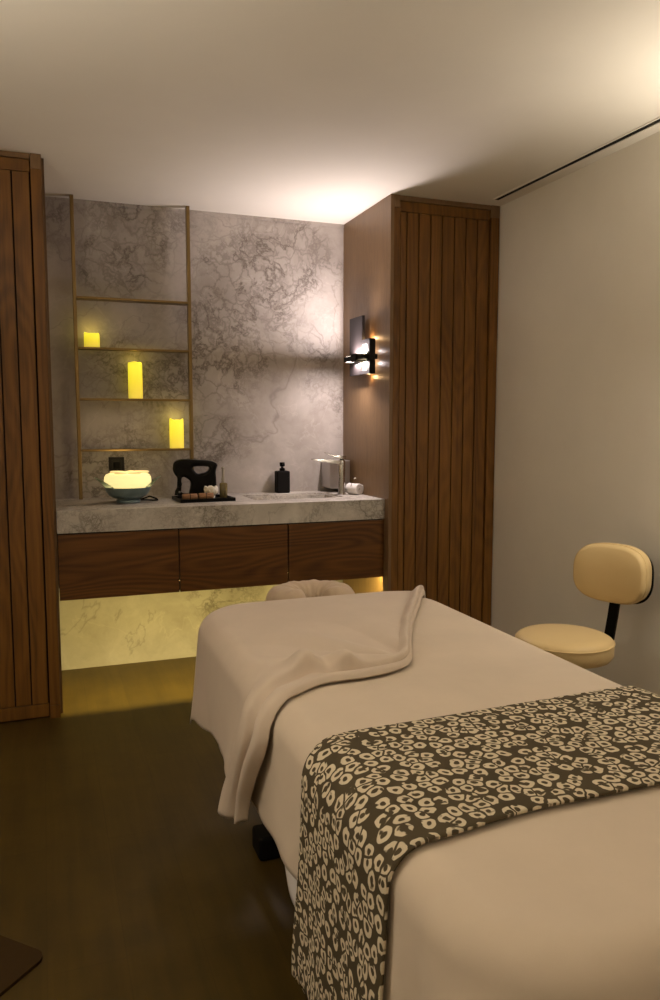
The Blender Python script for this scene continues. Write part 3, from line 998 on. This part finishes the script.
# leopard runner across the foot half
def runner_fn(s, t):
    D_ = 0.465 - 0.03 * t
    x0, x1 = TX0 - D_, TX1 + 0.30
    X = x0 + s * (x1 - x0)
    yn = -3.325 + 0.030 * sstep(TX0, TX0 + 0.3, X) - 0.02 * sstep(TX0, TX0 - 0.4, X)
    yf = -2.905 - 0.030 * (1 - sstep(TX0 - 0.05, TX0 + 0.12, X)) + 0.028 * sstep(TX0 - 0.08, TX0 - 0.45, X) + 0.02 * sstep(-1.1, -0.4, X)
    Y = yn + (1 - t) * (yf - yn)
    p, n, dr_ = drape(X, Y, 0.0125, 0.034, 0.007 + 0.012 * sstep(-3.25, -3.45, Y), 0.6)
    p += n * 0.004 * math.sin(PI * t) ** 0.5
    return p, (X, Y)
tag(cloth('bed_runner', 150, 44, runner_fn, MT['leopard'], 0.005), 'brown and cream leopard patterned runner laid across the foot of the bed', 'bed runner')

# folded-back blanket over the head half
EDGE = [(-1.72, -2.50), (-1.60, -2.525), (-1.50, -2.56), (-1.40, -2.625), (-1.30, -2.69), (-1.235, -2.695), (-1.18, -2.675), (-1.07, -2.612), (-0.96, -2.605), (-0.87, -2.585), (-0.80, -2.53), (-0.72, -2.37), (-0.636, -2.207), (-0.50, -1.99), (-0.40, -1.83), (-0.33, -1.74), (-0.25, -1.70)]
def edge_y(X):
    if X <= EDGE[0][0]:
        return EDGE[0][1]
    for i, ((a, ya), (b, yb)) in enumerate(zip(EDGE, EDGE[1:])):
        if X <= b:
            s = (X - a) / (b - a)
            y0 = EDGE[max(i - 1, 0)][1]
            y3 = EDGE[min(i + 2, len(EDGE) - 1)][1]
            return 0.5 * ((2 * ya) + (-y0 + yb) * s + (2 * y0 - 5 * ya + 4 * yb - y3) * s * s + (-y0 + 3 * ya - 3 * yb + y3) * s ** 3)
    return EDGE[-1][1]
def hem(t):
    """left hem: hang length from the head (t=0) to the folded edge (t=1)"""
    pts = [(0.0, 0.305), (0.22, 0.30), (0.42, 0.255), (0.60, 0.265), (0.72, 0.34), (0.86, 0.34), (1.0, 0.31)]
    for (a, ya), (b, yb) in zip(pts, pts[1:]):
        if t <= b:
            s = sstep(a, b, t)
            return ya + (yb - ya) * s
    return pts[-1][1]
def blanket_fn(s, t):
    xl = TX0 - hem(t) - 0.02
    xr = TX1 + 0.06
    X = xl + s ** 0.9 * (xr - xl)
    yh = TY1 + 0.10 - 0.07 * sstep(TX0 + 0.05, TX0 - 0.1, X)
    ye = edge_y(X)
    t = 1 - (1 - t) ** 1.5
    Y = yh + t * (ye - yh)
    e = (Y - ye)                                   # distance from the folded edge, towards the head
    p, n, dr_ = drape(X, Y, 0.015, 0.034, 0.007, 0.6)
    right = sstep(-0.80, -0.45, X)
    left = sstep(-0.80, -1.02, X)
    side = sstep(TX0 + 0.05, TX0 - 0.15, X)
    top = 1 - side
    # where the upper fold ends, measured from the edge
    ec = 0.022 + 0.030 * sstep(-0.82, -0.95, X) + 0.045 * sstep(-0.99, -1.08, X) - 0.02 * side
    tips = 1 + 1.3 * math.exp(-((X + 0.985) / 0.030) ** 2) + 1.0 * math.exp(-((X + 1.085) / 0.032) ** 2) - 0.35 * math.exp(-((X + 1.035) / 0.020) ** 2)
    hc = 0.024 * tips + 0.012 * side
    if e < ec:
        h = 0.011 * math.sin(PI * min(1, max(0.0, e / ec)) ** 0.55) * (1 + 0.5 * side)
        h += hc * sstep(ec * 0.72, ec, e)
    else:
        h = hc * (1 - sstep(ec, ec + 0.055 + 0.05 * left, e))
    # soft pulls running from the fold up to the head
    fan = math.atan2(Y + 2.55, X + 0.78)
    rr = math.hypot(Y + 2.55, X + 0.78)
    h += 0.010 * top * math.sin(9.0 * fan + 0.8) * sstep(0.03, 0.16, rr) * (1 - sstep(0.3, 0.6, rr)) * (e > 0.02)
    # long folds going down the hanging side near the edge
    h += side * 0.020 * sstep(0.30, 0.05, e) * (0.5 + 0.5 * math.sin(e * 62.0 + 2.2 * (TX0 - X)))
    # raised lip at the far corner
    h += 0.010 * math.exp(-((X + 0.365) / 0.07) ** 2 - ((Y + 1.78) / 0.09) ** 2)
    h -= 0.006 * sstep(0.012, 0.0, e)
    p += n * max(h, -0.003)
    return p, (X, Y)
tag(cloth('blanket', 190, 210, blanket_fn, MT['blanket'], 0.004), 'beige blanket folded back over the head end of the bed and hanging at the side', 'blanket')

# face cradle beyond the head end
fc = thing('face_cradle', 'padded horseshoe face cradle in a beige cover beyond the head of the bed', 'face cradle', (-0.708, -1.475, 0.655))
bm = bmesh.new()
NS, NR = 64, 22
rings = []
for i in range(NS + 1):
    s = i / NS
    a = math.radians(-68 + s * 316)
    cx, cy = 0.112 * math.cos(a), 0.088 * math.sin(a)
    taper = min(1.0, (min(s, 1 - s) / 0.06) ** 0.5 + 0.02) if min(s, 1 - s) < 0.06 else 1.0
    ring = []
    for k in range(NR):
        b = 2 * PI * k / NR
        rad = 0.068 * taper * (1 + 0.03 * math.sin(9 * a + 2 * b) + 0.025 * math.sin(17 * a))
        zz = rad * 0.86 * math.sin(b)
        q = rad * math.cos(b)
        ring.append(bm.verts.new((cx + q * math.cos(a), cy + q * math.sin(a), zz)))
    rings.append(ring)
for a, b in zip(rings, rings[1:]):
    for k in range(NR):
        bm.faces.new((a[k], a[(k + 1) % NR], b[(k + 1) % NR], b[k]))
bm.faces.new(rings[0][::-1]); bm.faces.new(rings[-1])
obj('cushion', bm, MT['cover'], fc, True)
box('support_plate', (-0.13, 0.13, -0.13, 0.12, -0.072, -0.058), MT['black_matte'], fc, 0.006)
for x in (-0.07, 0.07):
    tube('support_rod', [(x, -0.05, -0.075), (x, -0.16, -0.094), (x, -0.289, -0.096)], 0.010, MT['steel'], fc)

# ------------------------------------------------------------------ stool
st = thing('stool', 'cream padded stool with a low backrest between the bed and the painted wall', 'stool', (0.168, -1.90, 0))
SR = 0.181
lathe('seat', [(0, 0.455), (SR - 0.03, 0.455), (SR - 0.010, 0.462), (SR, 0.478), (SR, 0.517), (SR - 0.001, 0.525), (SR - 0.006, 0.534), (SR - 0.020, 0.542), (SR * 0.6, 0.549), (0, 0.552)], MT['vinyl'], st, seg=64)
bm = bmesh.new()
add_tube(bm, [((SR + 0.0005) * math.cos(2 * PI * k / 64), (SR + 0.0005) * math.sin(2 * PI * k / 64), 0.523) for k in range(65)], 0.0028, 8, False)
obj('seat_piping', bm, MT['vinyl'], st, True)
lathe('gas_column', [(0, 0.085), (0.030, 0.085), (0.030, 0.24), (0.018, 0.245), (0.018, 0.435), (0.07, 0.438), (0.07, 0.454), (0, 0.454)], MT['black'], st, seg=24)
for k in range(5):
    a = 2 * PI * k / 5 + 0.3
    ca, sa = math.cos(a), math.sin(a)
    lg = tube('leg', [(0.02 * ca, 0.02 * sa, 0.095), (0.15 * ca, 0.15 * sa, 0.082), (0.255 * ca, 0.255 * sa, 0.062)], [0.022, 0.018, 0.014], MT['black'], st, 10)
    bm = bmesh.new()
    add_lathe(bm, [(0, -0.011), (0.020, -0.011), (0.024, -0.006), (0.024, 0.006), (0.020, 0.011), (0, 0.011)], (0, 0, 0), 20)
    bmesh.ops.rotate(bm, cent=(0, 0, 0), matrix=Matrix.Rotation(PI / 2, 3, 'X'), verts=bm.verts)
    bmesh.ops.rotate(bm, cent=(0, 0, 0), matrix=Matrix.Rotation(a, 3, 'Z'), verts=bm.verts)
    bmesh.ops.translate(bm, vec=(0.25 * ca, 0.25 * sa, 0.0245), verts=bm.verts)
    obj('caster', bm, MT['black'], lg, True)
# backrest: carried by a flat black bar on the wall side
BA = math.radians(12)             # direction from the seat centre to the backrest
bx, by = math.cos(BA), math.sin(BA)
FA = math.radians(203)            # direction the pad faces
nx_, ny_ = math.cos(FA), math.sin(FA)
tx_, ty_ = -ny_, nx_
BC = Vector((0.276 * bx, 0.276 * by, 0.752))
bm = bmesh.new()
n = 56
def superell(a, w_, h_, e=2.9):
    c, s = math.cos(a), math.sin(a)
    return (w_ * math.copysign(abs(c) ** (2 / e), c), h_ * math.copysign(abs(s) ** (2 / e), s))
layers = [(-0.044, 0.90), (-0.040, 0.965), (-0.026, 1.0), (0.014, 1.0), (0.028, 0.985), (0.037, 0.95), (0.041, 0.88)]
rings = []
def place(u_, z_, dpt):
    bend = -0.9 * u_ * u_
    f_ = dpt - bend * 1.0
    return BC + Vector((tx_ * u_ + nx_ * f_, ty_ * u_ + ny_ * f_, z_))
for dpt, sc in layers:
    ring = []
    for k in range(n):
        a, b = superell(2 * PI * k / n, 0.150, 0.116)
        ring.append(bm.verts.new(place(a * (1 - (1 - sc) * 0.75), b * sc, dpt)))
    rings.append(ring)
for a, b in zip(rings, rings[1:]):
    for k in range(n):
        bm.faces.new((a[k], a[(k + 1) % n], b[(k + 1) % n], b[k]))
for ring, dpt, bul in ((rings[0], -0.046, 0), (rings[-1], 0.047, 1)):
    inner = []
    for k in range(n):
        a, b = superell(2 * PI * k / n, 0.150 * .55, 0.116 * .55)
        inner.append(bm.verts.new(place(a, b, dpt)))
    for k in range(n):
        bm.faces.new((ring[k], ring[(k + 1) % n], inner[(k + 1) % n], inner[k]))
    c_ = bm.verts.new(place(0, 0, dpt + (0.002 if bul else 0)))
    for k in range(n):
        bm.faces.new((inner[k], inner[(k + 1) % n], c_))
br_ = obj('backrest', bm, MT['vinyl'], st, True)
bm = bmesh.new()
add_tube(bm, [place(*superell(2 * PI * k / 56, 0.1505, 0.1165), 0.012) for k in range(57)], 0.0024, 8, False)
obj('backrest_piping', bm, MT['vinyl'], br_, True)
# flat bar
bm = bmesh.new()
bar = [(0.05, 0.449), (0.17, 0.446), (0.240, 0.452), (0.262, 0.48), (0.282, 0.57), (0.300, 0.67), (0.322, 0.74)]
rows = []
for i, (r_, z_) in enumerate(bar):
    j0, j1 = max(i - 1, 0), min(i + 1, len(bar) - 1)
    dr_, dz_ = bar[j1][0] - bar[j0][0], bar[j1][1] - bar[j0][1]
    l_ = math.hypot(dr_, dz_)
    nr_, nz_ = -dz_ / l_, dr_ / l_
    c_ = Vector((bx * r_, by * r_, z_))
    sd_ = Vector((-by, bx, 0)) * 0.022
    th_ = Vector((bx * nr_, by * nr_, nz_)) * 0.005
    rows.append([bm.verts.new(c_ + q) for q in (-sd_ - th_, sd_ - th_, sd_ + th_, -sd_ + th_)])
for ra, rb in zip(rows, rows[1:]):
    for k in range(4):
        bm.faces.new((ra[k], ra[(k + 1) % 4], rb[(k + 1) % 4], rb[k]))
bm.faces.new(rows[0][::-1]); bm.faces.new(rows[-1])
obj('back_bar', bm, MT['black'], st)
# dark shell behind the pad
bm = bmesh.new()
SHZ = Vector((0, 0, -0.010))
fr = [SHZ + place(*superell(2 * PI * k / 56, 0.144, 0.110), -0.064) for k in range(56)]
fb = [SHZ + place(*superell(2 * PI * k / 56, 0.150, 0.116), -0.042) for k in range(56)]
A_ = [bm.verts.new(p) for p in fr]
B_ = [bm.verts.new(p) for p in fb]
for k in range(56):
    bm.faces.new((A_[k], A_[(k + 1) % 56], B_[(k + 1) % 56], B_[k]))
bm.faces.new(A_)
bm.faces.new(B_[::-1])
obj('back_shell', bm, MT['black'], br_, True)

# ------------------------------------------------------------------ thin dark slab on the floor at the near corner
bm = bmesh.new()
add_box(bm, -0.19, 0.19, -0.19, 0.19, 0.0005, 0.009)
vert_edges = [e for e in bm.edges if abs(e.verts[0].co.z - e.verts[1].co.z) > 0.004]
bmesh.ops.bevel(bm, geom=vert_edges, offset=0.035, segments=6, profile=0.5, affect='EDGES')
mt_ = tag(obj('dark_slab', bm, MT['mat']), 'small thin dark brown slab with a rounded corner on the plank floor', 'mat')
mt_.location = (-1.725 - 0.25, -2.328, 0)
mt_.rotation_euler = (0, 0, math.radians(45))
